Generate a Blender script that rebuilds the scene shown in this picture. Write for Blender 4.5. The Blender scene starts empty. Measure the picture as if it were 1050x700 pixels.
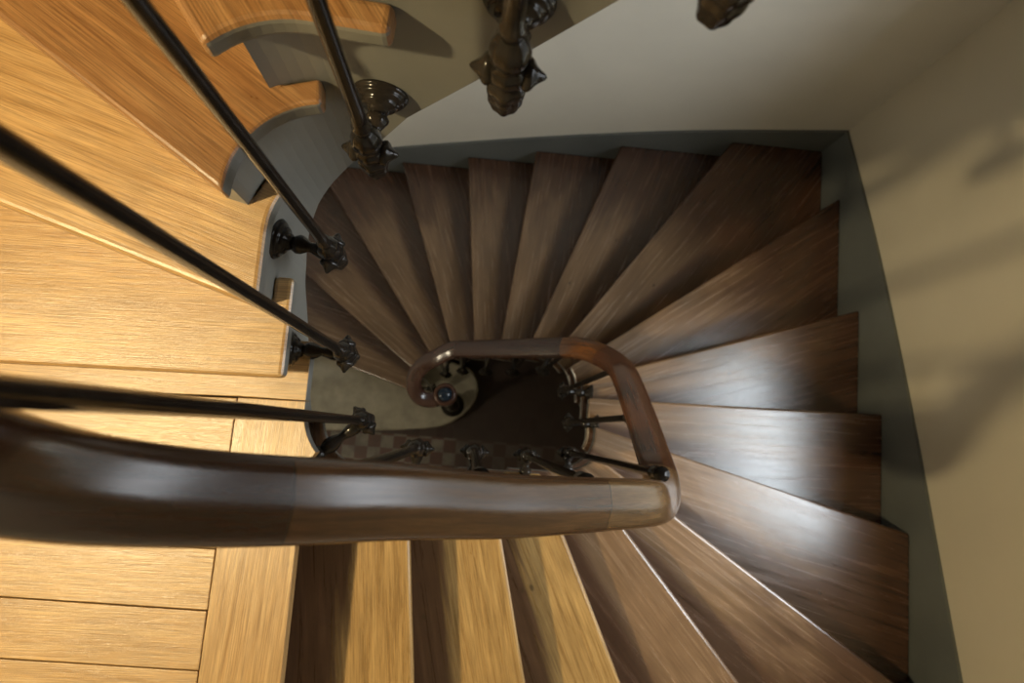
import bpy, bmesh, math, random
from mathutils import Vector, Matrix
random.seed(7)
SC = bpy.context.scene
COL = SC.collection
PI = math.pi

# ------------------------------------------------------------------ dimensions (metres; landing floor is z = 0)
EYE = 1.40            # camera height above the landing
R = 0.17              # riser of the lower flight
RU = 0.185            # riser of the upper flight
NOS = 0.035           # nosing overhang
TH = 0.034            # tread thickness
X0, X1, Y0, Y1 = -1.60, 1.60, -1.49, 1.485      # inner faces of the skirting
SK = 0.012
GROUND = -19 * R
TOP = 3.6

# ------------------------------------------------------------------ helpers
def tag(o, label=None, cat=None, group=None, kind=None):
    if label: o['label'] = label
    if cat: o['category'] = cat
    if group: o['group'] = group
    if kind: o['kind'] = kind
    return o

def empty(name, loc):
    o = bpy.data.objects.new(name, None)
    o.location = loc
    o.empty_display_size = 0.1
    COL.objects.link(o)
    return o

def mesh_obj(name, bm, mats, parent=None, smooth=False, world=True, bevel=None):
    me = bpy.data.meshes.new(name)
    bm.normal_update()
    bm.to_mesh(me)
    bm.free()
    for m in (mats if isinstance(mats, (list, tuple)) else [mats]):
        me.materials.append(m)
    if smooth:
        for p in me.polygons: p.use_smooth = True
    o = bpy.data.objects.new(name, me)
    COL.objects.link(o)
    if parent:
        o.parent = parent
        if world:      # verts are in world space: undo the parent's offset
            o.matrix_parent_inverse = Matrix.Translation(parent.location).inverted() if parent.type == 'EMPTY' else Matrix.Identity(4)
    if bevel:
        md = o.modifiers.new('bevel', 'BEVEL')
        md.width = bevel; md.segments = 3; md.limit_method = 'ANGLE'; md.angle_limit = math.radians(50)
        md.harden_normals = False
    return o

def structure(name, bm, mats, **k):
    return tag(mesh_obj(name, bm, mats, **k), kind='structure')

def add_box(bm, lo, hi, mi=0):
    v = [bm.verts.new((x, y, z)) for x in (lo[0], hi[0]) for y in (lo[1], hi[1]) for z in (lo[2], hi[2])]
    for q in ((0,1,3,2), (4,6,7,5), (0,4,5,1), (2,3,7,6), (0,2,6,4), (1,5,7,3)):
        f = bm.faces.new([v[i] for i in q]); f.material_index = mi

def add_prism(bm, pts, z0, z1, side_mi=None, mi=0):
    """Vertical prism over a plan outline; side_mi(i) gives the material of the side from point i to i+1."""
    a = sum(pts[i][0]*pts[(i+1) % len(pts)][1] - pts[(i+1) % len(pts)][0]*pts[i][1] for i in range(len(pts)))
    n = len(pts)
    lo = [bm.verts.new((p[0], p[1], z0)) for p in pts]
    hi = [bm.verts.new((p[0], p[1], z1)) for p in pts]
    fs = []
    top = bm.faces.new(hi if a > 0 else hi[::-1]); top.material_index = mi
    bot = bm.faces.new(lo[::-1] if a > 0 else lo); bot.material_index = mi
    for i in range(n):
        j = (i+1) % n
        q = [lo[i], lo[j], hi[j], hi[i]]
        f = bm.faces.new(q if a > 0 else q[::-1])
        f.material_index = side_mi(i) if side_mi else mi
    bmesh.ops.triangulate(bm, faces=[top, bot], quad_method='BEAUTY', ngon_method='EAR_CLIP') if n > 40 else None

def add_lathe(bm, prof, seg=20, axis='Z', lobes=0, lobe_amp=0.0, off=(0,0,0), lobe_fn=None):
    """prof: list of (radius, height). Closed when the end radii are 0."""
    rings = []
    for (r, h) in prof:
        ring = []
        if r < 1e-6:
            ring = [(0, 0, h)]
        else:
            for i in range(seg):
                a = 2*PI*i/seg
                rr = r
                if lobes:
                    w = lobe_fn(h) if lobe_fn else 1
                    rr = r*(1 + lobe_amp*w*math.cos(lobes*a))
                ring.append((rr*math.cos(a), rr*math.sin(a), h))
        rings.append(ring)
    def conv(p):
        x, y, z = p
        if axis == 'Z': q = (x, y, z)
        elif axis == 'X': q = (z, x, y)
        elif axis == 'Y': q = (y, z, x)
        elif axis == '-Y': q = (-y, -z, x)
        return (q[0]+off[0], q[1]+off[1], q[2]+off[2])
    vs = [[bm.verts.new(conv(p)) for p in ring] for ring in rings]
    for a, b in zip(vs[:-1], vs[1:]):
        if len(a) == 1 and len(b) == 1: continue
        for i in range(seg):
            j = (i+1) % seg
            if len(a) == 1: bm.faces.new((a[0], b[i], b[j]))
            elif len(b) == 1: bm.faces.new((a[i], b[0], a[j]))
            else: bm.faces.new((a[i], b[i], b[j], a[j]))
    bmesh.ops.recalc_face_normals(bm, faces=bm.faces[:])

# ------------------------------------------------------------------ materials
def new_mat(name):
    m = bpy.data.materials.new(name)
    m.use_nodes = True
    nt = m.node_tree
    b = nt.nodes['Principled BSDF']
    return m, nt, b

def ramp(nt, fac, stops, interp='LINEAR'):
    r = nt.nodes.new('ShaderNodeValToRGB')
    r.color_ramp.interpolation = interp
    els = r.color_ramp.elements
    while len(els) < len(stops): els.new(0.5)
    for e, (p, c) in zip(els, stops):
        e.position = p; e.color = (*c, 1)
    nt.links.new(fac, r.inputs[0])
    return r.outputs[0]

def mix(nt, fac, a, b, mode='MIX'):
    n = nt.nodes.new('ShaderNodeMix'); n.data_type = 'RGBA'; n.blend_type = mode
    if isinstance(fac, float): n.inputs[0].default_value = fac
    else: nt.links.new(fac, n.inputs[0])
    for k, v in ((6, a), (7, b)):
        if isinstance(v, tuple): n.inputs[k].default_value = (*v, 1)
        else: nt.links.new(v, n.inputs[k])
    return n.outputs[2]

def maprange(nt, v, a, b, c=0.0, d=1.0):
    n = nt.nodes.new('ShaderNodeMapRange'); n.interpolation_type = 'SMOOTHSTEP'
    nt.links.new(v, n.inputs[0])
    for i, x in enumerate((a, b, c, d)): n.inputs[i+1].default_value = x
    return n.outputs[0]

def mathn(nt, op, a, b=None):
    n = nt.nodes.new('ShaderNodeMath'); n.operation = op
    for i, v in enumerate((a, b)):
        if v is None: continue
        if isinstance(v, (int, float)): n.inputs[i].default_value = v
        else: nt.links.new(v, n.inputs[i])
    return n.outputs[0]

def noise(nt, vec, scale, detail=5, rough=0.6, dist=0.0):
    n = nt.nodes.new('ShaderNodeTexNoise')
    n.inputs['Scale'].default_value = scale; n.inputs['Detail'].default_value = detail
    n.inputs['Roughness'].default_value = rough; n.inputs['Distortion'].default_value = dist
    nt.links.new(vec, n.inputs['Vector'])
    return n.outputs['Fac']

def mapping(nt, vec, scale):
    m = nt.nodes.new('ShaderNodeMapping'); m.inputs['Scale'].default_value = scale
    nt.links.new(vec, m.inputs['Vector'])
    return m.outputs[0]

def uvnode(nt, layer):
    u = nt.nodes.new('ShaderNodeUVMap'); u.uv_map = layer
    return u.outputs[0]

def wood(name, dark, mid, light, rough=0.34, wear_and_shade=None, bump=0.25, knots=True, spec=0.5, wearoff=(0.60, 1.05), backoff=(0.44, 0.61, 0.92), fine=0.62):
    """Grain runs along U of the 'grain' layer (metres)."""
    m, nt, b = new_mat(name)
    g = uvnode(nt, 'grain')
    gs = mapping(nt, g, (1.2, 26, 1))
    n1 = noise(nt, gs, 2.2, 6, 0.65, 0.6)
    gf = mapping(nt, g, (3, 160, 1))
    n2 = noise(nt, gf, 3.0, 4, 0.7)
    blot = noise(nt, mapping(nt, g, (2.2, 5, 1)), 1.6, 3, 0.5, 0.8)
    c = ramp(nt, n1, [(0.30, dark), (0.5, mid), (0.70, light)])
    c = mix(nt, maprange(nt, n2, 0.36, 0.60, fine, 0.0), c, tuple(x*0.45 for x in dark))
    c = mix(nt, maprange(nt, blot, 0.42, 0.68, 0.0, 0.35), c, tuple(x*0.7 for x in dark))
    rsock = maprange(nt, n1, 0.2, 0.8, rough-0.05, rough+0.09)
    if wear_and_shade:
        r = uvnode(nt, 'reach')
        sx = nt.nodes.new('ShaderNodeSeparateXYZ'); nt.links.new(r, sx.inputs[0])
        edge = mathn(nt, 'ADD', sx.outputs[0], mathn(nt, 'MULTIPLY', mathn(nt, 'SUBTRACT', blot, 0.5), 0.5))
        w = maprange(nt, edge, wearoff[0], wearoff[1], 0.0, 1.0)
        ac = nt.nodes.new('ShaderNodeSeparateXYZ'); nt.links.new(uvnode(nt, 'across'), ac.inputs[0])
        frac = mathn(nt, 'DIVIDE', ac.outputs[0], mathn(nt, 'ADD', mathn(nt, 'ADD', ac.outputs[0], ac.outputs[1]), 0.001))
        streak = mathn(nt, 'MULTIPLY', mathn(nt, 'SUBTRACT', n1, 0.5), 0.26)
        wb = maprange(nt, mathn(nt, 'ADD', frac, streak), backoff[0], backoff[1], 0.0, backoff[2])  # tread backs darker: uneven wear, with the riser's shade painted in
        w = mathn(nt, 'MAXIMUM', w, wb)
        c2 = ramp(nt, n1, [(0.25, wear_and_shade[0]), (0.55, wear_and_shade[1]), (0.8, wear_and_shade[2])])
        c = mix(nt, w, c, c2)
    if knots:
        v = nt.nodes.new('ShaderNodeTexVoronoi'); v.inputs['Scale'].default_value = 1.0
        nt.links.new(mapping(nt, g, (5, 9, 1)), v.inputs['Vector'])
        c = mix(nt, maprange(nt, v.outputs['Distance'], 0.03, 0.065, 0.75, 0.0), c, tuple(x*0.25 for x in dark))
    nt.links.new(c, b.inputs['Base Color'])
    nt.links.new(rsock, b.inputs['Roughness'])
    b.inputs['Specular IOR Level'].default_value = spec
    bp = nt.nodes.new('ShaderNodeBump'); bp.inputs['Strength'].default_value = bump; bp.inputs['Distance'].default_value = 0.0015
    hsum = mathn(nt, 'ADD', mathn(nt, 'MULTIPLY', n2, 0.5), mathn(nt, 'MULTIPLY', blot, 1.6))
    nt.links.new(hsum, bp.inputs['Height'])
    nt.links.new(bp.outputs[0], b.inputs['Normal'])
    return m

def paint(name, col, rough=0.6, var=0.12, scale=3.0, bump=0.05, spec=0.3):
    m, nt, b = new_mat(name)
    t = nt.nodes.new('ShaderNodeTexCoord')
    n = noise(nt, t.outputs['Object'], scale, 5, 0.6)
    c = ramp(nt, n, [(0.3, tuple(x*(1-var) for x in col)), (0.7, tuple(min(1, x*(1+var)) for x in col))])
    nt.links.new(c, b.inputs['Base Color'])
    b.inputs['Roughness'].default_value = rough
    b.inputs['Specular IOR Level'].default_value = spec
    bp = nt.nodes.new('ShaderNodeBump'); bp.inputs['Strength'].default_value = bump; bp.inputs['Distance'].default_value = 0.002
    nt.links.new(noise(nt, t.outputs['Object'], scale*14, 3), bp.inputs['Height'])
    nt.links.new(bp.outputs[0], b.inputs['Normal'])
    return m

M_OAK = wood('honey_oak', (0.33, 0.185, 0.065), (0.47, 0.285, 0.110), (0.57, 0.37, 0.155), rough=0.35, bump=0.7, spec=1.0)
M_OAKR = wood('reddish_oak', (0.19, 0.085, 0.030), (0.30, 0.150, 0.055), (0.38, 0.21, 0.082), rough=0.31, bump=0.5, spec=0.7)
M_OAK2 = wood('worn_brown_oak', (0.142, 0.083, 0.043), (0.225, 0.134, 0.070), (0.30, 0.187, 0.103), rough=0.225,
              wear_and_shade=((0.032, 0.014, 0.008), (0.070, 0.031, 0.016), (0.13, 0.062, 0.031)), bump=0.3, spec=0.95, fine=0.34)
M_OAK3 = wood('lamplit_worn_oak', (0.26, 0.150, 0.052), (0.42, 0.255, 0.090), (0.52, 0.335, 0.125), rough=0.28,
              wear_and_shade=((0.034, 0.015, 0.008), (0.075, 0.034, 0.017), (0.14, 0.068, 0.032)), bump=0.3, spec=0.6, backoff=(0.50, 0.60, 0.92))  # first treads: lamplight painted in as lighter gold, riser shadow as dark back
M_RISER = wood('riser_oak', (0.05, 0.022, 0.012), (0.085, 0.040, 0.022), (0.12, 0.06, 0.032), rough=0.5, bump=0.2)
M_GREY = paint('grey_gloss_paint', (0.165, 0.163, 0.145), rough=0.42, var=0.10, spec=0.4)
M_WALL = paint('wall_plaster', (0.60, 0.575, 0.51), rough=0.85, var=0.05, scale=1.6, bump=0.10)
M_WALL2 = paint('shaded_wall_plaster', (0.53, 0.485, 0.385), rough=0.85, var=0.05, scale=1.6, bump=0.10)  # the other walls' plaster, darkened and warmed to stand for its light
M_SKIRT = paint('dark_grey_skirting_paint', (0.115, 0.125, 0.122), rough=0.5, var=0.12, spec=0.35)
M_STONE = paint('pale_limestone', (0.40, 0.37, 0.29), rough=0.6, var=0.22, scale=9, bump=0.15)
M_DARK = paint('dark_gap', (0.03, 0.02, 0.014), rough=0.9)

def iron_mat():
    m, nt, b = new_mat('black_bronze_iron')
    t = nt.nodes.new('ShaderNodeTexCoord')
    n = noise(nt, t.outputs['Object'], 30, 4)
    c = ramp(nt, n, [(0.35, (0.010, 0.009, 0.008)), (0.7, (0.024, 0.019, 0.015))])
    nt.links.new(c, b.inputs['Base Color'])
    b.inputs['Metallic'].default_value = 0.0
    b.inputs['Roughness'].default_value = 0.15
    b.inputs['Specular IOR Level'].default_value = 0.22
    return m
M_IRON = iron_mat()

def rail_mat(joints):
    """joints: list of (arc length in metres along the rail, tint) - each piece of the rail is its own timber."""
    m, nt, b = new_mat('waxed_mahogany_handrail')
    g = uvnode(nt, 'grain')
    sx = nt.nodes.new('ShaderNodeSeparateXYZ'); nt.links.new(g, sx.inputs[0])
    n1 = noise(nt, mapping(nt, g, (2.0, 34, 1)), 1.8, 6, 0.65, 0.8)
    n2 = noise(nt, mapping(nt, g, (8, 120, 1)), 2.4, 4, 0.7)
    tint = joints[0][1]
    for s_, col in joints[1:]:
        tint = mix(nt, mathn(nt, 'GREATER_THAN', sx.outputs[0], s_), tint, col)
    c = mix(nt, maprange(nt, n1, 0.35, 0.75, 0.0, 0.65), tint, (0.028, 0.013, 0.008))
    c = mix(nt, maprange(nt, n2, 0.4, 0.65, 0.25, 0.0), c, (0.015, 0.007, 0.004))
    for s_, _ in joints[1:]:
        d = mathn(nt, 'ABSOLUTE', mathn(nt, 'SUBTRACT', sx.outputs[0], s_))
        c = mix(nt, maprange(nt, d, 0.0006, 0.0018, 0.7, 0.0), c, (0.012, 0.006, 0.004))
    nt.links.new(c, b.inputs['Base Color'])
    nt.links.new(maprange(nt, n1, 0.2, 0.8, 0.17, 0.27), b.inputs['Roughness'])
    b.inputs['Specular IOR Level'].default_value = 0.8
    bp = nt.nodes.new('ShaderNodeBump'); bp.inputs['Strength'].default_value = 0.15; bp.inputs['Distance'].default_value = 0.001
    nt.links.new(n2, bp.inputs['Height']); nt.links.new(bp.outputs[0], b.inputs['Normal'])
    return m

def tile_mat():
    m, nt, b = new_mat('old_patterned_floor_tiles')
    t = nt.nodes.new('ShaderNodeTexCoord')
    mp = mapping(nt, t.outputs['Object'], (1, 1, 1))
    br = nt.nodes.new('ShaderNodeTexChecker'); br.inputs['Scale'].default_value = 9.0
    br.inputs['Color1'].default_value = (0.040, 0.017, 0.013, 1); br.inputs['Color2'].default_value = (0.062, 0.036, 0.028, 1)
    nt.links.new(mp, br.inputs['Vector'])
    n = noise(nt, t.outputs['Object'], 11, 4)
    b2 = nt.nodes.new('ShaderNodeTexChecker'); b2.inputs['Scale'].default_value = 12.0
    b2.inputs['Color1'].default_value = (0.13, 0.060, 0.045, 1); b2.inputs['Color2'].default_value = (0.26, 0.24, 0.20, 1)
    nt.links.new(mp, b2.inputs['Vector'])
    sy = nt.nodes.new('ShaderNodeSeparateXYZ'); nt.links.new(t.outputs['Object'], sy.inputs[0])
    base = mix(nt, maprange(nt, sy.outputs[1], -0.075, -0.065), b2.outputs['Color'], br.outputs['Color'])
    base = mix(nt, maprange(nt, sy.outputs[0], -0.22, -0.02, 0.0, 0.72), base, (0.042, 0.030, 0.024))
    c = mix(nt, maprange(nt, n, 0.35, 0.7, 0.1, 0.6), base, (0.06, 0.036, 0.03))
    nt.links.new(c, b.inputs['Base Color']); b.inputs['Roughness'].default_value = 0.5
    return m
M_TILE = tile_mat()

# ------------------------------------------------------------------ the well: a rounded quadrilateral ring, and the wall perimeter
CORN = [(-0.333, -0.105, 0.115), (0.440, -0.105, 0.120), (0.440, 0.358, 0.165), (-0.336, 0.408, 0.125)]   # near-left, near-right, far-right, far-left

def ring_points(off, nper=14, CORN=CORN):
    """Outline of the tread ends moved outwards by off; the same parameter for every off."""
    n = 4
    lines = []
    for i in range(n):
        a = Vector(CORN[i][:2]); b = Vector(CORN[(i+1) % n][:2])
        d = (b-a).normalized(); nrm = Vector((d.y, -d.x))       # outwards for a counter-clockwise outline
        lines.append((a + nrm*off, d))
    out = []
    for i in range(n):
        p1, d1 = lines[i-1]; p2, d2 = lines[i]
        den = d1.x*d2.y - d1.y*d2.x
        t = ((p2.x-p1.x)*d2.y - (p2.y-p1.y)*d2.x)/den
        c = p1 + d1*t
        r = max(0.02, CORN[i][2] + off)
        ang = math.acos(max(-1, min(1, d1.dot(d2))))
        tl = r*math.tan(ang/2)
        s = c - d1*tl
        cen = s + Vector((-d1.y, d1.x))*r
        a0 = math.atan2(s.y-cen.y, s.x-cen.x)
        for k in range(nper+1):
            a = a0 + ang*k/nper
            out.append(Vector((cen.x + r*math.cos(a), cen.y + r*math.sin(a))))
    return out

BASE = ring_points(0.0)
def cum(pts):
    s = [0.0]
    for i in range(len(pts)):
        s.append(s[-1] + (pts[(i+1) % len(pts)] - pts[i]).length)
    return s
CUM = cum(BASE); LEN = CUM[-1]
_rc = {}
def ring(s, off=0.0):
    if off not in _rc: _rc[off] = ring_points(off)
    pts = _rc[off]
    s = s % LEN
    for i in range(len(pts)):
        if CUM[i] <= s <= CUM[i+1] + 1e-9:
            f = (s-CUM[i])/max(1e-9, CUM[i+1]-CUM[i])
            return pts[i].lerp(pts[(i+1) % len(pts)], min(1, f))
    return pts[0].copy()
def ring_normal(s):
    d = ring(s+0.004) - ring(s-0.004)
    d.normalize()
    return Vector((d.y, -d.x))
def nearest_s(p, off=0.0):
    p = Vector(p)
    best = min(range(2000), key=lambda i: (ring(LEN*i/2000, off)-p).length_squared)
    return LEN*best/2000

PER = [Vector((X0, Y0)), Vector((X1, Y0)), Vector((X1, Y1)), Vector((X0, Y1))]
PC = [0, X1-X0, X1-X0+Y1-Y0, 2*(X1-X0)+Y1-Y0, 2*(X1-X0)+2*(Y1-Y0)]
PLEN = PC[-1]
def per(p):
    p %= PLEN
    for i in range(4):
        if PC[i] <= p <= PC[i+1]:
            return PER[i].lerp(PER[(i+1) % 4], (p-PC[i])/(PC[i+1]-PC[i]))
def per_param(q):
    x, y = q
    d = [abs(y-Y0), abs(x-X1), abs(y-Y1), abs(x-X0)]
    i = d.index(min(d))
    if i == 0: return x-X0
    if i == 1: return PC[1] + (y-Y0)
    if i == 2: return PC[2] + (X1-x)
    return PC[3] + (Y1-y)

# nosing lines: level -> (inner point on the well, outer point at the wall). Level k lies k risers below the landing.
NOSE = {
 -10: ((0.375, 0.34), (1.25, Y1)), -9: ((0.25, 0.37), (0.78, Y1)),
 -8: ((0.13, 0.38), (0.40, Y1)), -7: ((0.015, 0.385), (0.06, Y1)), -6: ((-0.10, 0.393), (-0.27, Y1)), -5: ((-0.205, 0.40), (-0.66, Y1)),
 -4: ((-0.306, 0.362), (-1.14, Y1)), -3: ((-0.335, 0.268), (X0, 1.10)), -2: ((-0.34, 0.155), (X0, 0.542)), -1: ((-0.336, 0.063), (X0, 0.024)),
 0: ((-0.300, -0.068), (-0.31, Y0)),
 1: ((-0.132, -0.105), (0.045, Y0)), 2: ((0.062, -0.105), (0.414, Y0)), 3: ((0.205, -0.105), (0.87, Y0)), 4: ((0.352, -0.105), (1.57, Y0)),
 5: ((0.43, -0.06), (X1, -0.805)), 6: ((0.44, 0.045), (X1, -0.245)), 7: ((0.44, 0.154), (X1, 0.186)), 8: ((0.44, 0.235), (X1, 0.631)),
 9: ((0.42, 0.31), (X1, 1.185)), 10: ((0.345, 0.36), (1.15, Y1)), 11: ((0.232, 0.37), (0.638, Y1)), 12: ((0.112, 0.38), (0.221, Y1)),
 13: ((-0.01, 0.39), (-0.142, Y1)), 14: ((-0.125, 0.405), (-0.522, Y1)), 15: ((-0.255, 0.415), (-1.046, Y1)),
 16: ((-0.34, 0.30), (X0, 1.24)), 17: ((-0.34, 0.193), (X0, 0.565)), 18: ((-0.337, 0.0), (X0, -0.11)),
}
S, P = {}, {}
for k in sorted(NOSE):
    S[k] = nearest_s(NOSE[k][0]); P[k] = per_param(NOSE[k][1])
for k in range(1, 19):                     # unwrap: s and p grow downstairs
    while S[k] < S[k-1] - 1e-6: S[k] += LEN
    while P[k] < P[k-1] - 1e-6: P[k] += PLEN
for k in range(-1, -11, -1):
    while S[k] > S[k+1] + 1e-6: S[k] -= LEN
    while P[k] > P[k+1] + 1e-6: P[k] -= PLEN
KS = sorted(S)
def lerp_tab(s, xs, ys):
    if s <= xs[0]: return ys[0] + (s-xs[0])*(ys[1]-ys[0])/(xs[1]-xs[0])
    for i in range(len(xs)-1):
        if s <= xs[i+1]:
            return ys[i] + (s-xs[i])*(ys[i+1]-ys[i])/(xs[i+1]-xs[i])
    return ys[-1] + (s-xs[-1])*(ys[-1]-ys[-2])/(xs[-1]-xs[-2])
SX = [S[k] for k in KS]
def zl(k): return -R*k if k >= 0 else -RU*k
def pitch(s): return zl(lerp_tab(s, SX, KS))            # height of the nosing line above ring position s
def s_to_p(s): return lerp_tab(s, SX, [P[k] for k in KS])
def smooth_pitch(s, w=0.10):
    return sum(pitch(s + w*(i/6-1)) for i in range(13))/13

FACE = 0.036          # the string face stands back from the tread ends
STR_T = 0.034
RET = 0.052           # how far the tread's return runs on past the next riser

def spaced(a, b, step=0.012):
    n = max(1, int(abs(b-a)/step)); return [a + (b-a)*i/n for i in range(n+1)]

def plan_uv(bm, origin, axis, seed, back=None):
    g = bm.loops.layers.uv.new('grain'); r = bm.loops.layers.uv.new('reach'); ac = bm.loops.layers.uv.new('across')
    if back:
        bo, bd = back; bd = Vector(bd).normalized(); bn = Vector((-bd.y, bd.x))
    ax = Vector(axis).normalized(); ay = Vector((-ax.y, ax.x))
    for f in bm.faces:
        for l in f.loops:
            q = Vector(l.vert.co[:2]) - Vector(origin)
            u, v = q.dot(ax), q.dot(ay)
            if abs(f.normal.z) < 0.5: v += l.vert.co.z
            l[g].uv = (u + seed*3.17, v + seed*1.93)
            l[r].uv = (u, v)
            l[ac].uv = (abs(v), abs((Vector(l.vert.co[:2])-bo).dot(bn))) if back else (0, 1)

def tread_outline(k):
    s_end = S[k-1] - NOS - RET
    pts, kind = [], []
    for s in spaced(S[k], s_end):
        pts.append(ring(s)); kind.append('end')
    pts.append(ring(s_end, FACE)); kind.append('back')
    kind[-2] = 'back'
    pts.append(ring(S[k-1]-NOS-0.012, FACE)); kind.append('back')
    pb = P[k-1]-NOS-0.014
    pts.append(per(pb)); kind.append('wall')
    for c in (PC[:4] + [x+PLEN for x in PC[:4]] + [x-PLEN for x in PC[:4]]):
        if pb + 1e-6 < c < P[k] - 1e-6:
            pts.append(per(c)); kind.append('wall')
    pts.append(per(P[k])); kind.append('front')
    return pts, kind

def make_tread(k, parent, mat, grey=True):
    pts, kind = tread_outline(k)
    # drop near-duplicates
    keep = [i for i in range(len(pts)) if (pts[i]-pts[i-1]).length > 1e-4]
    pts = [pts[i] for i in keep]; kind = [kind[i] for i in keep]
    bm = bmesh.new()
    z = zl(k)
    add_prism(bm, pts, z-TH, z, side_mi=lambda i: 1 if kind[i] == 'end' else 0)
    bm.normal_update()
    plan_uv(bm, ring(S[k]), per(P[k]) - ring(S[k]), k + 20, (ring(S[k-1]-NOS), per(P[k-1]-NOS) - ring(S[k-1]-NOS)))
    o = mesh_obj('tread', bm, [mat, M_GREY], parent, bevel=0.009)
    return o

def make_riser(k, parent, mat):
    """The board under the nosing of level k."""
    bm = bmesh.new()
    a = ring(S[k]-NOS, FACE+STR_T*0.9); b = per(P[k]-NOS)
    d = (b-a).normalized(); n = Vector((-d.y, d.x))
    back = per(P[k]-NOS-0.1)
    if (back-b).dot(n) < 0: n = -n
    pts = [a, b, per(P[k]-NOS-0.018/max(0.35, abs((back-b).normalized().dot(n)))), a+n*0.018]
    add_prism(bm, pts, zl(k+1), zl(k)-TH)
    bm.normal_update()
    plan_uv(bm, a, d, k+55)
    return mesh_obj('riser', bm, mat, parent)

LOW_PTS = [((-0.333, 0.02), 1.61), ((-0.333, 0.056), 1.58), ((-0.333, 0.2), 1.49), ((-0.333, 0.30), 1.41), ((-0.297, 0.373), 1.25), ((-0.25, 0.395), 1.165),
           ((-0.13, 0.395), 0.93), ((-0.014, 0.387), 0.768), ((0.086, 0.38), 0.622), ((0.20, 0.375), 0.455), ((0.30, 0.365), 0.30)]
LOW_S = []
for q_, d_ in LOW_PTS:
    s_ = nearest_s(q_)
    while s_ > S[-1] + 0.08: s_ -= LEN
    LOW_S.append((s_, EYE-d_))
LOW_S.sort()
def low_edge(s):
    up = lerp_tab(s, [a for a, b in LOW_S], [b for a, b in LOW_S])
    dn = max(smooth_pitch(s, 0.14) - 0.44, -18*R + 0.002)
    f = min(1, max(0, (s-LOW_S[-1][0])/0.20))          # blend at the landing
    return up*(1-f) + dn*f if f < 1 else dn

def make_string(parent, k_hi, k_lo, s_a, s_b):
    """Saw-toothed outer string between ring positions s_a (upper) and s_b (lower)."""
    cuts = [S[k]-NOS for k in range(k_hi, k_lo+1)]
    ss = []
    br = sorted([s_a] + [c for c in cuts if s_a < c < s_b] + [s_b])
    bm = bmesh.new()
    cols = []
    for a, b in zip(br[:-1], br[1:]):
        m = 0.5*(a+b)
        lev = next((k for k in range(k_hi, k_lo+1) if m < S[k]-NOS), k_lo+1)
        zt = zl(lev) - TH
        for s in spaced(a, b, 0.012):
            cols.append((s, zt))
    prev = None
    for s, zt in cols:
        q0, q1 = ring(s, FACE), ring(s, FACE+STR_T)
        zb = min(low_edge(s), zt-0.02)
        zb = max(zb, GROUND)
        v = [bm.verts.new((q0.x, q0.y, zb)), bm.verts.new((q0.x, q0.y, zt)), bm.verts.new((q1.x, q1.y, zt)), bm.verts.new((q1.x, q1.y, zb))]
        if prev:
            for i in range(4):
                j = (i+1) % 4
                if (prev[i].co-v[i].co).length < 1e-7 and (prev[j].co-v[j].co).length < 1e-7: continue
                try: bm.faces.new((prev[i], prev[j], v[j], v[i]))
                except ValueError: pass
        else: bm.faces.new(v[::-1])
        prev = v
    bm.faces.new(prev)
    bmesh.ops.remove_doubles(bm, verts=bm.verts[:], dist=1e-6)
    bmesh.ops.recalc_face_normals(bm, faces=bm.faces[:])
    o = mesh_obj('string_board', bm, M_GREY, parent)
    o['label'] = 'grey painted outer string'
    return o

def make_soffit(parent, s_a, s_b):
    bm = bmesh.new()
    ps = sorted(set([s_a, s_b] + spaced(s_a, s_b, 0.02)))
    corners = [c + n*PLEN for c in PC[:4] for n in (-1, 0, 1)]
    rows = []
    for s in ps:
        p = s_to_p(s)
        rows.append((s, p))
    full = []
    for (s, p), (s2, p2) in zip(rows[:-1], rows[1:]):
        full.append((s, p))
        for c in corners:
            if p + 1e-4 < c < p2 - 1e-4:
                f = (c-p)/(p2-p); full.append((s+(s2-s)*f, c))
    full.append(rows[-1])
    prev = None
    for s, p in full:
        a, b = ring(s, FACE+STR_T), per(p)
        z = max(low_edge(s) + 0.03, GROUND+0.01)
        v = [bm.verts.new((a.x, a.y, z)), bm.verts.new((b.x, b.y, z)), bm.verts.new((b.x, b.y, z+0.02)), bm.verts.new((a.x, a.y, z+0.02))]
        if prev:
            for i in range(4):
                j = (i+1) % 4
                bm.faces.new((prev[i], prev[j], v[j], v[i]))
        else: bm.faces.new(v[::-1])
        prev = v
    bm.faces.new(prev)
    bmesh.ops.recalc_face_normals(bm, faces=bm.faces[:])
    return mesh_obj('soffit', bm, M_WALL, parent)

# ------------------------------------------------------------------ stairs
lower = tag(empty('staircase', (0.0, 0.0, GROUND)),
            'winding brown oak flight descending from the landing around the well to the stone step', 'staircase')
for k in range(1, 18):
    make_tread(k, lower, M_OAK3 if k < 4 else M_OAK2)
for k in range(0, 18):
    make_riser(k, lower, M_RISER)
make_string(lower, 0, 17, S[0]-NOS, S[17]-NOS)
make_soffit(lower, S[1], S[15])

upper = tag(empty('staircase', (X0+0.4, 0.3, 0.0)),
            'honey oak flight climbing from the landing with grey painted tread ends', 'staircase')
for k in range(-1, -10, -1):
    make_tread(k, upper, M_OAK if k > -3 else M_OAKR)
for k in range(-1, -10, -1):
    make_riser(k, upper, M_OAK)
make_string(upper, -9, 0, S[-9]-NOS, S[0]-NOS)
make_soffit(upper, S[-9]-0.02, S[-1]-NOS)

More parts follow.
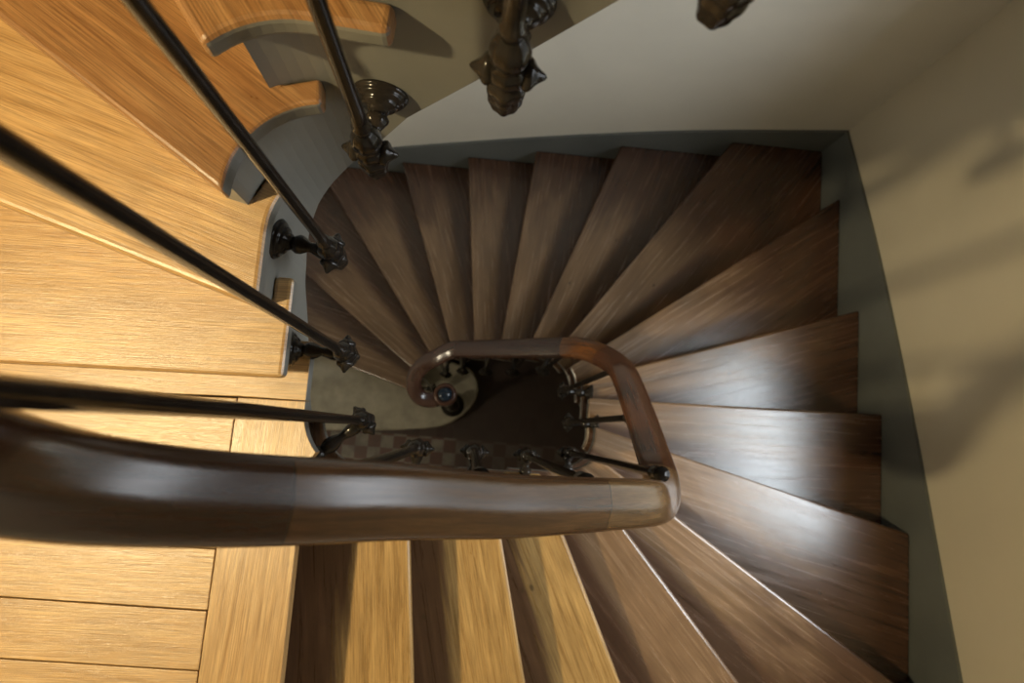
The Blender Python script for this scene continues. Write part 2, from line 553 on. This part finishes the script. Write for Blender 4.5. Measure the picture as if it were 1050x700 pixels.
# ------------------------------------------------------------------ landing of oak boards (one floor)
def landing():
    bm = bmesh.new()
    z = 0.0
    GAP = 0.0022
    XB = -0.468
    mats = []
    # border board along the front of the landing
    front = [Vector((-0.313, -0.088)), Vector((-0.321, -0.14))]
    s_mid = next(s for s in spaced(S[0], S[-1], 0.002) if ring(s).y > 0.028)
    pts, kd = [], []
    for s in spaced(S[0], s_mid): pts.append(ring(s)); kd.append('end')
    kd[-1] = 'x'
    pts += [Vector((XB, 0.026)), Vector((XB-0.012, Y0)), per(P[0])] + front[::-1]
    kd += ['x']*5
    n0 = len(bm.faces)
    add_prism(bm, pts, z-TH, z, side_mi=lambda i: 1 if kd[i] == 'end' else 0)
    bm.normal_update()
    g = bm.loops.layers.uv.new('grain'); r = bm.loops.layers.uv.new('reach')
    def uv(faces, ax, seed):
        ax = Vector(ax).normalized(); ay = Vector((-ax.y, ax.x))
        for f in faces:
            for l in f.loops:
                q = Vector(l.vert.co[:2])
                l[g].uv = (q.dot(ax)+seed*2.3, q.dot(ay)+seed*0.77 + (l.vert.co.z if abs(f.normal.z) < .5 else 0)); l[r].uv = (0, 0)
    done = set()
    def fresh():
        bm.faces.ensure_lookup_table()
        fs = [f for f in bm.faces if f not in done]
        done.update(fs); bm.normal_update(); return fs
    uv(fresh(), (0.03, 1), 3)
    # strip at the foot of the upper flight, running on past its first riser under the tread
    s_end = S[-1]-NOS-RET
    pts, kd = [], []
    for s in spaced(s_mid-0.0015, s_end): pts.append(ring(s)); kd.append('end')
    kd[-1] = 'x'
    pts += [ring(s_end, FACE), ring(S[-1]-NOS-0.012, FACE), per(P[-1]-NOS-0.014), Vector((X0, -0.02)), Vector((XB, 0.026+GAP))]
    kd += ['x']*5
    add_prism(bm, pts, z-TH, z, side_mi=lambda i: 1 if kd[i] == 'end' else 0)
    uv(fresh(), (1, 0.01), 8)
    # field boards, running across
    y = -0.022; w = 0.1085
    edges = [(-0.0215, 0.0265), (-0.155, -0.145), (-0.272, -0.268), (-0.383, -0.384), (-0.493, -0.494)]
    while edges[-1][0] > Y0+0.12:
        edges.append((edges[-1][0]-0.111, edges[-1][1]-0.111))
    edges.append((Y0, Y0))
    for i in range(len(edges)-1):
        (l1, r1), (l2, r2) = edges[i], edges[i+1]
        xr = XB - GAP - 0.012*min(1, (0.02-r1)/1.5)
        add_prism(bm, [(X0, l2), (xr, r2), (xr, r1-GAP), (X0, l1-GAP)], z-TH, z - random.uniform(0, 0.0008))
        uv(fresh(), (1, 0.02), 12+i*1.37)
    # joists and deck below
    o = structure('floor', bm, [M_OAK, M_GREY], bevel=0.0016)
    o['label'] = 'oak plank landing floor'
    bm = bmesh.new()
    pts = [ring(s, FACE+STR_T+0.001) for s in spaced(S[0]-NOS, S[-1]-NOS)] + [per(P[-1]-NOS), Vector((X0, Y0)), per(P[0]-NOS-0.02)]
    add_prism(bm, pts, -0.24, -TH-0.001)
    structure('floor', bm, [M_DARK])
landing()

# ------------------------------------------------------------------ stone starting step and the ground floor
def stone_step():
    bm = bmesh.new()
    plan = [(X0, -0.13), (-0.66, -0.062), (-0.45, -0.040), (-0.30, -0.020), (-0.20, 0.002), (-0.125, 0.036), (-0.06, 0.085),
            (-0.012, 0.140), (0.020, 0.20), (0.030, 0.262), (0.018, 0.32), (-0.012, 0.37), (-0.05, 0.40), (-0.20, 0.44), (-0.30, 0.42),
            (-0.385, 0.36), (-0.41, 0.24), (X0, 0.62)]
    z = -18*R
    add_prism(bm, plan, GROUND, z)
    o = mesh_obj('stone_step', bm, M_STONE, bevel=0.018)
    tag(o, 'pale stone starting step with rounded end at the foot of the stairs', 'step')
stone_step()
bm = bmesh.new(); add_box(bm, (X0-0.1, Y0-0.1, GROUND-0.1), (X1+0.1, Y1+0.1, GROUND))
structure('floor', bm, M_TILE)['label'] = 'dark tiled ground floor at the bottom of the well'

# ------------------------------------------------------------------ walls, window, ceiling
WY0, WY1, WZ0, WZ1 = -0.46, 0.64, -0.44, 1.30
WT = 0.35
bm = bmesh.new()
xa, xb = X1+SK, X1+SK+WT
add_box(bm, (xa, Y0-0.4, GROUND-0.1), (xb, WY0, TOP)); add_box(bm, (xa, WY1, GROUND-0.1), (xb, Y1+0.4, TOP))
add_box(bm, (xa, WY0, GROUND-0.1), (xb, WY1, WZ0)); add_box(bm, (xa, WY0, WZ1), (xb, WY1, TOP))
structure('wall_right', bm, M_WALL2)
bm = bmesh.new()
fx0, fx1 = xa+0.20, xa+0.25
for lo, hi in (((fx0, WY0, WZ0), (fx1, WY0+0.05, WZ1)), ((fx0, WY1-0.05, WZ0), (fx1, WY1, WZ1)), ((fx0, WY0+.05, WZ0), (fx1, WY1-.05, WZ0+0.06)),
               ((fx0, WY0+.05, WZ1-0.05), (fx1, WY1-.05, WZ1)), ((fx0, (WY0+WY1)/2-0.025, WZ0+.06), (fx1, (WY0+WY1)/2+0.025, WZ1-.05))):
    add_box(bm, lo, hi)
structure('window_1', bm, M_WALL, bevel=0.004)
for nm, lo, hi in (('wall_back', (X0-0.3, Y1+SK, GROUND-0.1), (X1+0.3, Y1+SK+0.2, TOP)), ('wall_front', (X0-0.3, Y0-SK-0.2, GROUND-0.1), (X1+0.3, Y0-SK, TOP)),
                   ('wall_left', (X0-SK-0.2, Y0-0.3, GROUND-0.1), (X0-SK, Y1+0.3, TOP)), ('ceiling', (X0-0.3, Y0-0.3, TOP), (X1+0.3, Y1+0.3, TOP+0.15))):
    bm = bmesh.new(); add_box(bm, lo, hi); structure(nm, bm, M_WALL)

def skirting(name, tops, low, to3, thick):
    """tops: (along, z) of the upper edge."""
    bm = bmesh.new()
    prev = None
    for a, z in tops:
        v = [bm.verts.new(to3(a, low(a), 0)), bm.verts.new(to3(a, z, 0)), bm.verts.new(to3(a, z, thick)), bm.verts.new(to3(a, low(a), thick))]
        if prev:
            for i in range(4):
                j = (i+1) % 4; bm.faces.new((prev[i], prev[j], v[j], v[i]))
        else: bm.faces.new(v[::-1])
        prev = v
    bm.faces.new(prev)
    bmesh.ops.recalc_face_normals(bm, faces=bm.faces[:])
    structure(name, bm, M_SKIRT, smooth=False)
def curve(nodes, n=40):
    xs = [p[0] for p in nodes]; ys = [p[1] for p in nodes]
    out = []
    for i in range(n+1):
        x = xs[0] + (xs[-1]-xs[0])*i/n
        j = max(0, min(len(xs)-2, next((q for q in range(len(xs)-1) if x <= xs[q+1]), len(xs)-2)))
        t = (x-xs[j])/(xs[j+1]-xs[j])
        def sl(q):
            if q <= 0: return (ys[1]-ys[0])/(xs[1]-xs[0])
            if q >= len(xs)-1: return (ys[-1]-ys[-2])/(xs[-1]-xs[-2])
            return (ys[q+1]-ys[q-1])/(xs[q+1]-xs[q-1])
        h = xs[j+1]-xs[j]
        y = (2*t**3-3*t**2+1)*ys[j] + (t**3-2*t**2+t)*h*sl(j) + (-2*t**3+3*t**2)*ys[j+1] + (t**3-t**2)*h*sl(j+1)
        out.append((x, y))
    return out
right_top = curve([(Y0, -0.52), (-0.66, -0.775), (0.237, -1.035), (0.9, -1.255), (Y1+SK, -1.49)])
skirting('baseboard_right', right_top, lambda a: -R*lerp_tab(a, [NOSE[k][1][1] for k in (5, 6, 7, 8, 9)], [5, 6, 7, 8, 9]) - 0.45,
         lambda a, z, t: (X1 + t, a, z), SK)
back_top = curve([(X0, -2.48), (-0.9, -2.36), (-0.5, -2.19), (0.0, -1.98), (0.5, -1.79), (1.0, -1.63), (X1, -1.49)])
skirting('baseboard_back', back_top, lambda a: -R*lerp_tab(a, [NOSE[k][1][0] for k in (15, 14, 13, 12, 11, 10)], [15, 14, 13, 12, 11, 10]) - 0.45,
         lambda a, z, t: (a, Y1 + t, z), SK)

# ------------------------------------------------------------------ railing
RO = -0.070           # rods and rail stand this far inside the tread ends
RAIL_H = 1.0
railing = tag(empty('stair_railing', (0.30, -0.055, -0.6)),
              'dark wooden handrail on black iron balusters winding down around the stairwell', 'railing')
# rail path, top centre
RAILC = [(-0.266, -0.073, 0.030), (0.384, -0.091, 0.062), (0.376, 0.288, 0.10), (-0.268, 0.335, 0.08)]
RAILP = ring_points(0.0, CORN=RAILC)
def rail_ring(s):
    s = s % LEN
    for i in range(len(RAILP)):
        if CUM[i] <= s <= CUM[i+1] + 1e-9:
            f = (s-CUM[i])/max(1e-9, CUM[i+1]-CUM[i]); return RAILP[i].lerp(RAILP[(i+1) % len(RAILP)], min(1, f))
    return RAILP[0].copy()
path = []
s0 = S[-7]; s1 = S[14]
def rail_at(s):
    q = rail_ring(s)
    return Vector((q.x, q.y, smooth_pitch(s, 0.10) + RAIL_H + (0.09 if s < S[-1]+0.001 else 0) - 0.02*min(1, max(0, (s-S[6])/0.3))))
for s in spaced(s0, s1, 0.012):                     # upper flight, down to the landing
    if s < S[-1]: path.append(rail_at(s))
# over the landing the rail drops round a tight quarter turn, then runs along the near side of the well
TURN = [path[-6], path[-1], Vector((-0.262, 0.016, 1.235)), Vector((-0.264, -0.020, 1.150)), Vector((-0.262, -0.041, 1.075)), Vector((-0.250, -0.052, 1.015)), Vector((-0.226, -0.061, 0.955)),
        Vector((-0.183, -0.0665, 0.901)), Vector((-0.130, -0.069, 0.851)), Vector((-0.065, -0.071, 0.788))]
low = [rail_at(s) for s in spaced(S[0], s1, 0.012)]
low = [p for i_, p in enumerate(low) if not (p.y < -0.03 and p.x < 0.03)]
TURN += [low[0], low[5]]
for i_ in range(1, len(TURN)-2):
    p0, p1, p2, p3 = TURN[i_-1:i_+3]
    for k_ in range(1, 9):
        t = k_/8
        path.append(0.5*((2*p1) + (p2-p0)*t + (2*p0-5*p1+4*p2-p3)*t*t + (3*p1-p0-3*p2+p3)*t**3))
path += low[1:]
path = [p for i_, p in enumerate(path) if i_ == 0 or (p-path[i_-1]).length > 1e-4]
z14 = path[-1].z
for x, y, d in ((-0.165, 0.285, 2.83), (-0.205, 0.273, 2.89), (-0.240, 0.250, 2.95), (-0.262, 0.217, 3.00), (-0.268, 0.180, 3.04), (-0.258, 0.145, 3.07),
                (-0.235, 0.122, 3.09), (-0.205, 0.113, 3.10), (-0.172, 0.119, 3.10), (-0.150, 0.135, 3.10)):
    path.append(Vector((x, y, EYE-d)))
def resample(pts, step):
    out = [pts[0]]; need = step
    for a, b in zip(pts[:-1], pts[1:]):
        L = (b-a).length; pos = 0
        while L - pos >= need:
            pos += need; out.append(a.lerp(b, pos/L)); need = step
        need -= (L-pos)
    out.append(pts[-1]); return out
path = resample(path, 0.010)
tail = len(path) - 22                               # the scroll keeps its tight curl
for k_ in range(26):
    m_ = [1.0 if i < tail-6 else (1.0 if k_ < 5 else max(0.0, (tail-i)/6)) for i in range(len(path))]
    path = [path[0]] + [path[i].lerp((path[i-1]+path[i]*2+path[i+1])/4, max(0.0, min(1.0, m_[i]))) for i in range(1, len(path)-1)] + [path[-1]]
path = resample(path, 0.012)
ARC = [0.0]
for a, b in zip(path[:-1], path[1:]): ARC.append(ARC[-1] + (b-a).length)
def arc_near(x, y, z):
    q = Vector((x, y, z)); i = min(range(len(path)), key=lambda i: (path[i]-q).length); return ARC[i]

def rail_profile():
    """(side, up) with the top at 0: a broad rounded back, flat flanks and a narrow flat underside."""
    W, H = 0.0355, 0.054
    half = [(0.0, 0.0), (0.006, -0.0008), (0.014, -0.0025), (0.022, -0.0043), (0.0275, -0.0060), (0.0312, -0.0092), (0.0338, -0.0140), (0.0352, -0.0200), (W, -0.0250),
            (W*0.985, -0.030), (W*0.92, -0.036), (W*0.72, -0.0410), (W*0.60, -0.047), (W*0.56, -H)]
    pts = half + [(-x, y) for x, y in half[:0:-1]]
    return pts
def sweep_rail():
    bm = bmesh.new(); g = bm.loops.layers.uv.new('grain')
    prof = rail_profile(); n = len(prof)
    plen = [0.0]
    for i in range(n): plen.append(plen[-1] + (Vector(prof[(i+1) % n])-Vector(prof[i])).length)
    prev = None
    tang = []
    for i in range(len(path)):
        a = path[max(0, i-2)]; b = path[min(len(path)-1, i+2)]
        tang.append((b-a).normalized())
    for i, q in enumerate(path):
        t = tang[i]
        side = Vector((t.y, -t.x, 0)).normalized()
        up = side.cross(t).normalized()
        if up.z < 0: up = -up
        k = 1.0
        v = [bm.verts.new(q + side*x*k + up*y*k) for x, y in prof]
        if prev:
            for j in range(n):
                m = (j+1) % n
                f = bm.faces.new((prev[j], v[j], v[m], prev[m]))
                for l, uvv in zip(f.loops, ((ARC[i-1], plen[j]), (ARC[i], plen[j]), (ARC[i], plen[j+1]), (ARC[i-1], plen[j+1]))):
                    l[g].uv = uvv
        else: bm.faces.new(v[::-1])
        prev = v
    bm.faces.new(prev)
    bmesh.ops.recalc_face_normals(bm, faces=bm.faces[:])
    RED = (0.110, 0.042, 0.018); DK = (0.060, 0.024, 0.013); MID = (0.150, 0.068, 0.028); ORG = (0.22, 0.085, 0.025)
    joints = [(0.0, DK), (arc_near(-0.152, -0.069, 0.83), (0.150, 0.072, 0.030)), (arc_near(0.205, -0.055, 0.50), (0.23, 0.125, 0.052)),
              (arc_near(0.38, 0.02, 0.1), RED), (arc_near(0.37, 0.20, -0.33), (0.13, 0.045, 0.020)), (arc_near(0.22, 0.29, -0.83), DK)]
    j2 = joints[:5] + [(arc_near(0.335, 0.275, -0.55), ORG), (arc_near(0.225, 0.295, -0.80), (0.075, 0.030, 0.018))]
    o = mesh_obj('handrail', bm, rail_mat(j2), railing, smooth=True)
    o['label'] = 'dark polished wooden handrail ending in a scroll'
    md = o.modifiers.new('edge', 'EDGE_SPLIT'); md.split_angle = math.radians(55)
    return o
sweep_rail()

# ---- one set of castings in local axes: x outwards to the string, z up; copied to every baluster
def make_rosette(reach):
    bm = bmesh.new()
    r = reach
    add_lathe(bm, [(0, r-0.030), (0.011, r-0.030), (0.015, r-0.026), (0.016, r-0.022), (0.022, r-0.020), (0.025, r-0.017), (0.024, r-0.014), (0.030, r-0.012), (0.0335, r-0.009),
                   (0.032, r-0.007), (0.036, r-0.005), (0.0375, r-0.002), (0.037, r), (0, r)], 28, 'X')
    return bm
def make_arm(reach):
    bm = bmesh.new()
    add_lathe(bm, [(0, 0.006), (0.009, 0.006), (0.013, 0.012), (0.0145, 0.020), (0.012, 0.030), (0.009, 0.038), (0.0085, 0.044), (0.012, 0.050),
                   (0.0155, 0.058), (0.0165, 0.066), (0.013, 0.074), (0.010, reach-0.028), (0, reach-0.028)], 18, 'X', lobes=6, lobe_amp=0.07)
    return bm
def make_boss():
    """leafy socket round the rod with a pointed bud either side and a hanging pine-cone drop"""
    bm = bmesh.new()
    # socket: leaves folded up around the rod
    add_lathe(bm, [(0.0095, 0.062), (0.0125, 0.058), (0.0165, 0.050), (0.0195, 0.040), (0.0200, 0.031), (0.0165, 0.022), (0.0150, 0.018), (0.0185, 0.013), (0.0205, 0.006),
                   (0.0205, -0.002), (0.0180, -0.010), (0.0140, -0.014), (0, -0.014)], 40, 'Z', lobes=8, lobe_amp=0.028)
    # drop
    prof = [(0, -0.008), (0.0150, -0.013), (0.0195, -0.018), (0.0205, -0.025), (0.0200, -0.032), (0.0178, -0.036), (0.0190, -0.041), (0.0188, -0.048), (0.0165, -0.056), (0.0150, -0.0585), (0.0152, -0.063), (0.0138, -0.068), (0.0098, -0.0715), (0, -0.0730)]
    add_lathe(bm, prof, 40, 'Z', lobes=6, lobe_amp=0.06, lobe_fn=lambda h: min(1, max(0, (-0.012-h)/0.012)))
    return bm
def make_bud(sign):
    bm = bmesh.new()
    add_lathe(bm, [(0, 0.012), (0.0125, 0.013), (0.0160, 0.017), (0.0165, 0.021), (0.0140, 0.0245), (0.0095, 0.0275), (0.0062, 0.0315), (0.0030, 0.0365), (0, 0.0385)], 20, 'Y' if sign > 0 else '-Y', lobes=4, lobe_amp=0.07)
    return bm
REACH = FACE - RO
def mk(name, bm):
    me = bpy.data.meshes.new(name); bm.normal_update(); bm.to_mesh(me); bm.free(); me.materials.append(M_IRON)
    for p in me.polygons: p.use_smooth = True
    return me
ME = {'rosette': mk('rosette', make_rosette(REACH)), 'bracket_arm': mk('bracket_arm', make_arm(REACH)), 'pine_cone_drop': mk('pine_cone_drop', make_boss()),
      }
ME_BUD = [mk('bud', make_bud(1)), mk('bud', make_bud(-1))]
def rail_z(x, y, zguess):
    q = min((p for p in path if abs(p.z-zguess) < 0.30), key=lambda p: (p.x-x)**2 + (p.y-y)**2)
    return q.z

def baluster(x, y, lev, d):
    s = nearest_s((x, y), RO)
    n = ring_normal(s)
    q = Vector((x, y))
    best = min((((ring(s + t*0.004, FACE) - q), t) for t in range(-30, 31)), key=lambda e: e[0].length)[0]
    reach = best.length; n = best.normalized()
    z = EYE - d
    while s < S[lev] - LEN/2: s += LEN
    while s > S[lev] + LEN/2: s -= LEN
    top = rail_z(x, y, pitch(s) + RAIL_H) - 0.050
    h = top - z
    bm = bmesh.new()
    rr = 0.0088
    add_lathe(bm, [(0, 0.0), (0.0105, 0.0), (0.0105, 0.066), (0.0125, 0.070), (0.0125, 0.076), (0.0100, 0.080), (0.0095, 0.12), (rr, 0.17), (rr, h-0.055), (rr+0.002, h-0.052), (rr+0.004, h-0.046), (rr+0.004, h-0.040),
                   (rr+0.001, h-0.035), (rr+0.002, h-0.018), (0.012, h-0.008), (0.0135, h), (0, h)], 18)
    o = bpy.data.objects.new('baluster', mk('baluster', bm))
    COL.objects.link(o)
    o.parent = railing
    o.location = Vector((q.x, q.y, z)) - railing.location
    o.rotation_euler = (0, 0, math.atan2(n.y, n.x))
    for nm, me in list(ME.items()) + [('bud', ME_BUD[0]), ('bud', ME_BUD[1])]:
        c = bpy.data.objects.new(nm, me); COL.objects.link(c); c.parent = o
        if nm == 'rosette': c.location.x = reach - REACH
        if nm == 'bracket_arm': c.scale.x = (reach-0.028)/(REACH-0.028)
    return o

# upper flight: plan position, tread level, depth of the socket below the eye
for x, y, lev, d in ((-0.231, 0.000, 0, 1.51), (-0.257, 0.128, -1, 1.36), (-0.268, 0.287, -2, 1.19), (-0.163, 0.352, -4, 0.870), (0.0065, 0.346, -5, 0.622), (0.160, 0.335, -6, 0.416)):
    baluster(x, y, lev, d)
# lower flight
for x, y, lev, d in ((-0.112, -0.050, 0, 1.53), (0.016, -0.054, 1, 1.72), (0.160, -0.058, 2, 1.89), (0.320, -0.048, 4, 2.21), (0.364, 0.056, 6, 2.57), (0.358, 0.182, 7, 2.74),
                     (0.305, 0.288, 9, 3.08), (0.19, 0.298, 11, 3.42), (0.055, 0.305, 12, 3.59), (-0.068, 0.312, 13, 3.76), (-0.165, 0.300, 14, 3.93), (-0.245, 0.225, 16, 4.22)):
    baluster(x, y, lev, d)

# ---- newel under the scroll end of the rail
NX, NY = -0.126, 0.146
nz = -18*R; nt_ = EYE-3.085
h = nt_-nz
bm = bmesh.new()
prof = [(0, 0), (0.075, 0), (0.075, 0.012), (0.066, 0.020), (0.060, 0.05), (0.045, 0.065), (0.036, 0.085), (0.040, 0.11), (0.048, 0.15), (0.040, 0.21), (0.026, 0.25), (0.030, 0.262), (0.030, 0.275), (0.022, 0.29),
        (0.020, h-0.34), (0.026, h-0.32), (0.030, h-0.30), (0.022, h-0.28), (0.034, h-0.22), (0.036, h-0.18), (0.026, h-0.11), (0.024, h-0.085), (0.034, h-0.075), (0.034, h-0.062), (0, h-0.062)]
add_lathe(bm, [(r, z+nz) for r, z in prof], 28, off=(NX, NY, 0))
mesh_obj('newel_post', bm, M_IRON, railing, smooth=True)
bm = bmesh.new()
prof = [(0, -0.062), (0.040, -0.062), (0.050, -0.052), (0.053, -0.036), (0.053, -0.020), (0.050, -0.008), (0.044, -0.002), (0.036, 0.0), (0.034, -0.004), (0, -0.004)]
add_lathe(bm, [(r, z+nt_) for r, z in prof], 32, off=(NX, NY, 0))
g = bm.loops.layers.uv.new('grain')
for f in bm.faces:
    for l in f.loops: l[g].uv = (l.vert.co.x*1.0+0.3, l.vert.co.y)
cap = mesh_obj('newel_cap', bm, wood('scroll_end_wood', (0.05, 0.02, 0.011), (0.08, 0.032, 0.016), (0.12, 0.05, 0.024), rough=0.3, knots=False), railing, smooth=True)
bm = bmesh.new()
add_lathe(bm, [(0, nt_-0.006), (0.033, nt_-0.006), (0.033, nt_), (0.029, nt_+0.012), (0.018, nt_+0.020), (0, nt_+0.022)], 28, off=(NX, NY, 0))
mg, ntg, bg = new_mat('dark_blue_glass_button')
bg.inputs['Base Color'].default_value = (0.012, 0.022, 0.035, 1); bg.inputs['Roughness'].default_value = 0.12
btn = mesh_obj('cap_button', bm, mg, railing, smooth=True)
btn['label'] = 'dark blue domed button in the scroll end'

# ------------------------------------------------------------------ light
def light(name, kind, loc, energy, color, **k):
    d = bpy.data.lights.new(name, kind); d.energy = energy; d.color = color
    for a, v in k.items(): setattr(d, a, v)
    o = bpy.data.objects.new(name, d); o.location = loc; COL.objects.link(o); return o
lamp = light('landing_wall_lamp', 'SPOT', (-1.46, -0.24, 2.02), 240, (1.0, 0.79, 0.43), shadow_soft_size=0.04, spot_size=math.radians(150), spot_blend=1.0)
lamp.rotation_euler = Vector((0.50, 0.03, -1.4)).to_track_quat('-Z', 'Y').to_euler()
w = light('window_portal', 'AREA', (X1+SK+WT, (WY0+WY1)/2, (WZ0+WZ1)/2), 1, (1, 1, 1), shape='RECTANGLE', size=WY1-WY0, size_y=WZ1-WZ0)
w.rotation_euler = Vector((-1.0, 0.0, 0.0)).to_track_quat('-Z', 'Y').to_euler()
w.data.cycles.is_portal = True                     # guides the sky's light through the window opening
light('hall_fill', 'POINT', (-1.25, -0.45, -1.15), 17, (1.0, 0.86, 0.62), shadow_soft_size=0.08)  # unseen fill added low on the left to brighten the stone step
world = bpy.data.worlds.new('sky'); SC.world = world; world.use_nodes = True
wt = world.node_tree; bgn = wt.nodes['Background']
tc = wt.nodes.new('ShaderNodeTexCoord'); sx = wt.nodes.new('ShaderNodeSeparateXYZ'); wt.links.new(tc.outputs['Generated'], sx.inputs[0])
SKY = 15.5
sky = ramp(wt, maprange(wt, sx.outputs[2], -1.0, 1.0), [(0.40, (0.05, 0.05, 0.045)), (0.50, (0.26, 0.27, 0.28)), (0.62, (0.36, 0.38, 0.40)), (0.78, (0.90, 0.96, 1.0)), (1.0, (0.85, 0.94, 1.0))])
wt.links.new(sky, bgn.inputs[0]); bgn.inputs[1].default_value = SKY

# ------------------------------------------------------------------ camera: leaning over the rail, looking almost straight down the well
def cam_matrix():
    f = 700.0
    n = Vector((482-525, -(440-350), -f)).normalized()     # straight down, in camera axes
    z = -n
    x = Vector((1, 0, 0)); x = (x - z*x.dot(z)).normalized(); y = z.cross(x)
    W = Matrix((x, y, z))                                  # camera -> world
    W = Matrix.Rotation(math.radians(4.6), 3, 'Z') @ W
    M = W.to_4x4(); M.translation = (0, 0, EYE)
    return M
cd = bpy.data.cameras.new('camera'); cam = bpy.data.objects.new('camera', cd); COL.objects.link(cam)
cd.sensor_fit = 'HORIZONTAL'; cd.sensor_width = 36; cd.lens = 24.0
cd.clip_start = 0.01; cd.clip_end = 50
cam.matrix_world = cam_matrix()
cd.dof.use_dof = True; cd.dof.focus_distance = 1.05; cd.dof.aperture_fstop = 4.8
SC.camera = cam

SC.view_settings.view_transform = 'Standard'; SC.view_settings.look = 'None'
SC.view_settings.gamma = 1.0; SC.view_settings.use_curve_mapping = False
SC.view_settings.exposure = 0.0
SC.cycles.use_denoising = True
SC.cycles.max_bounces = 8
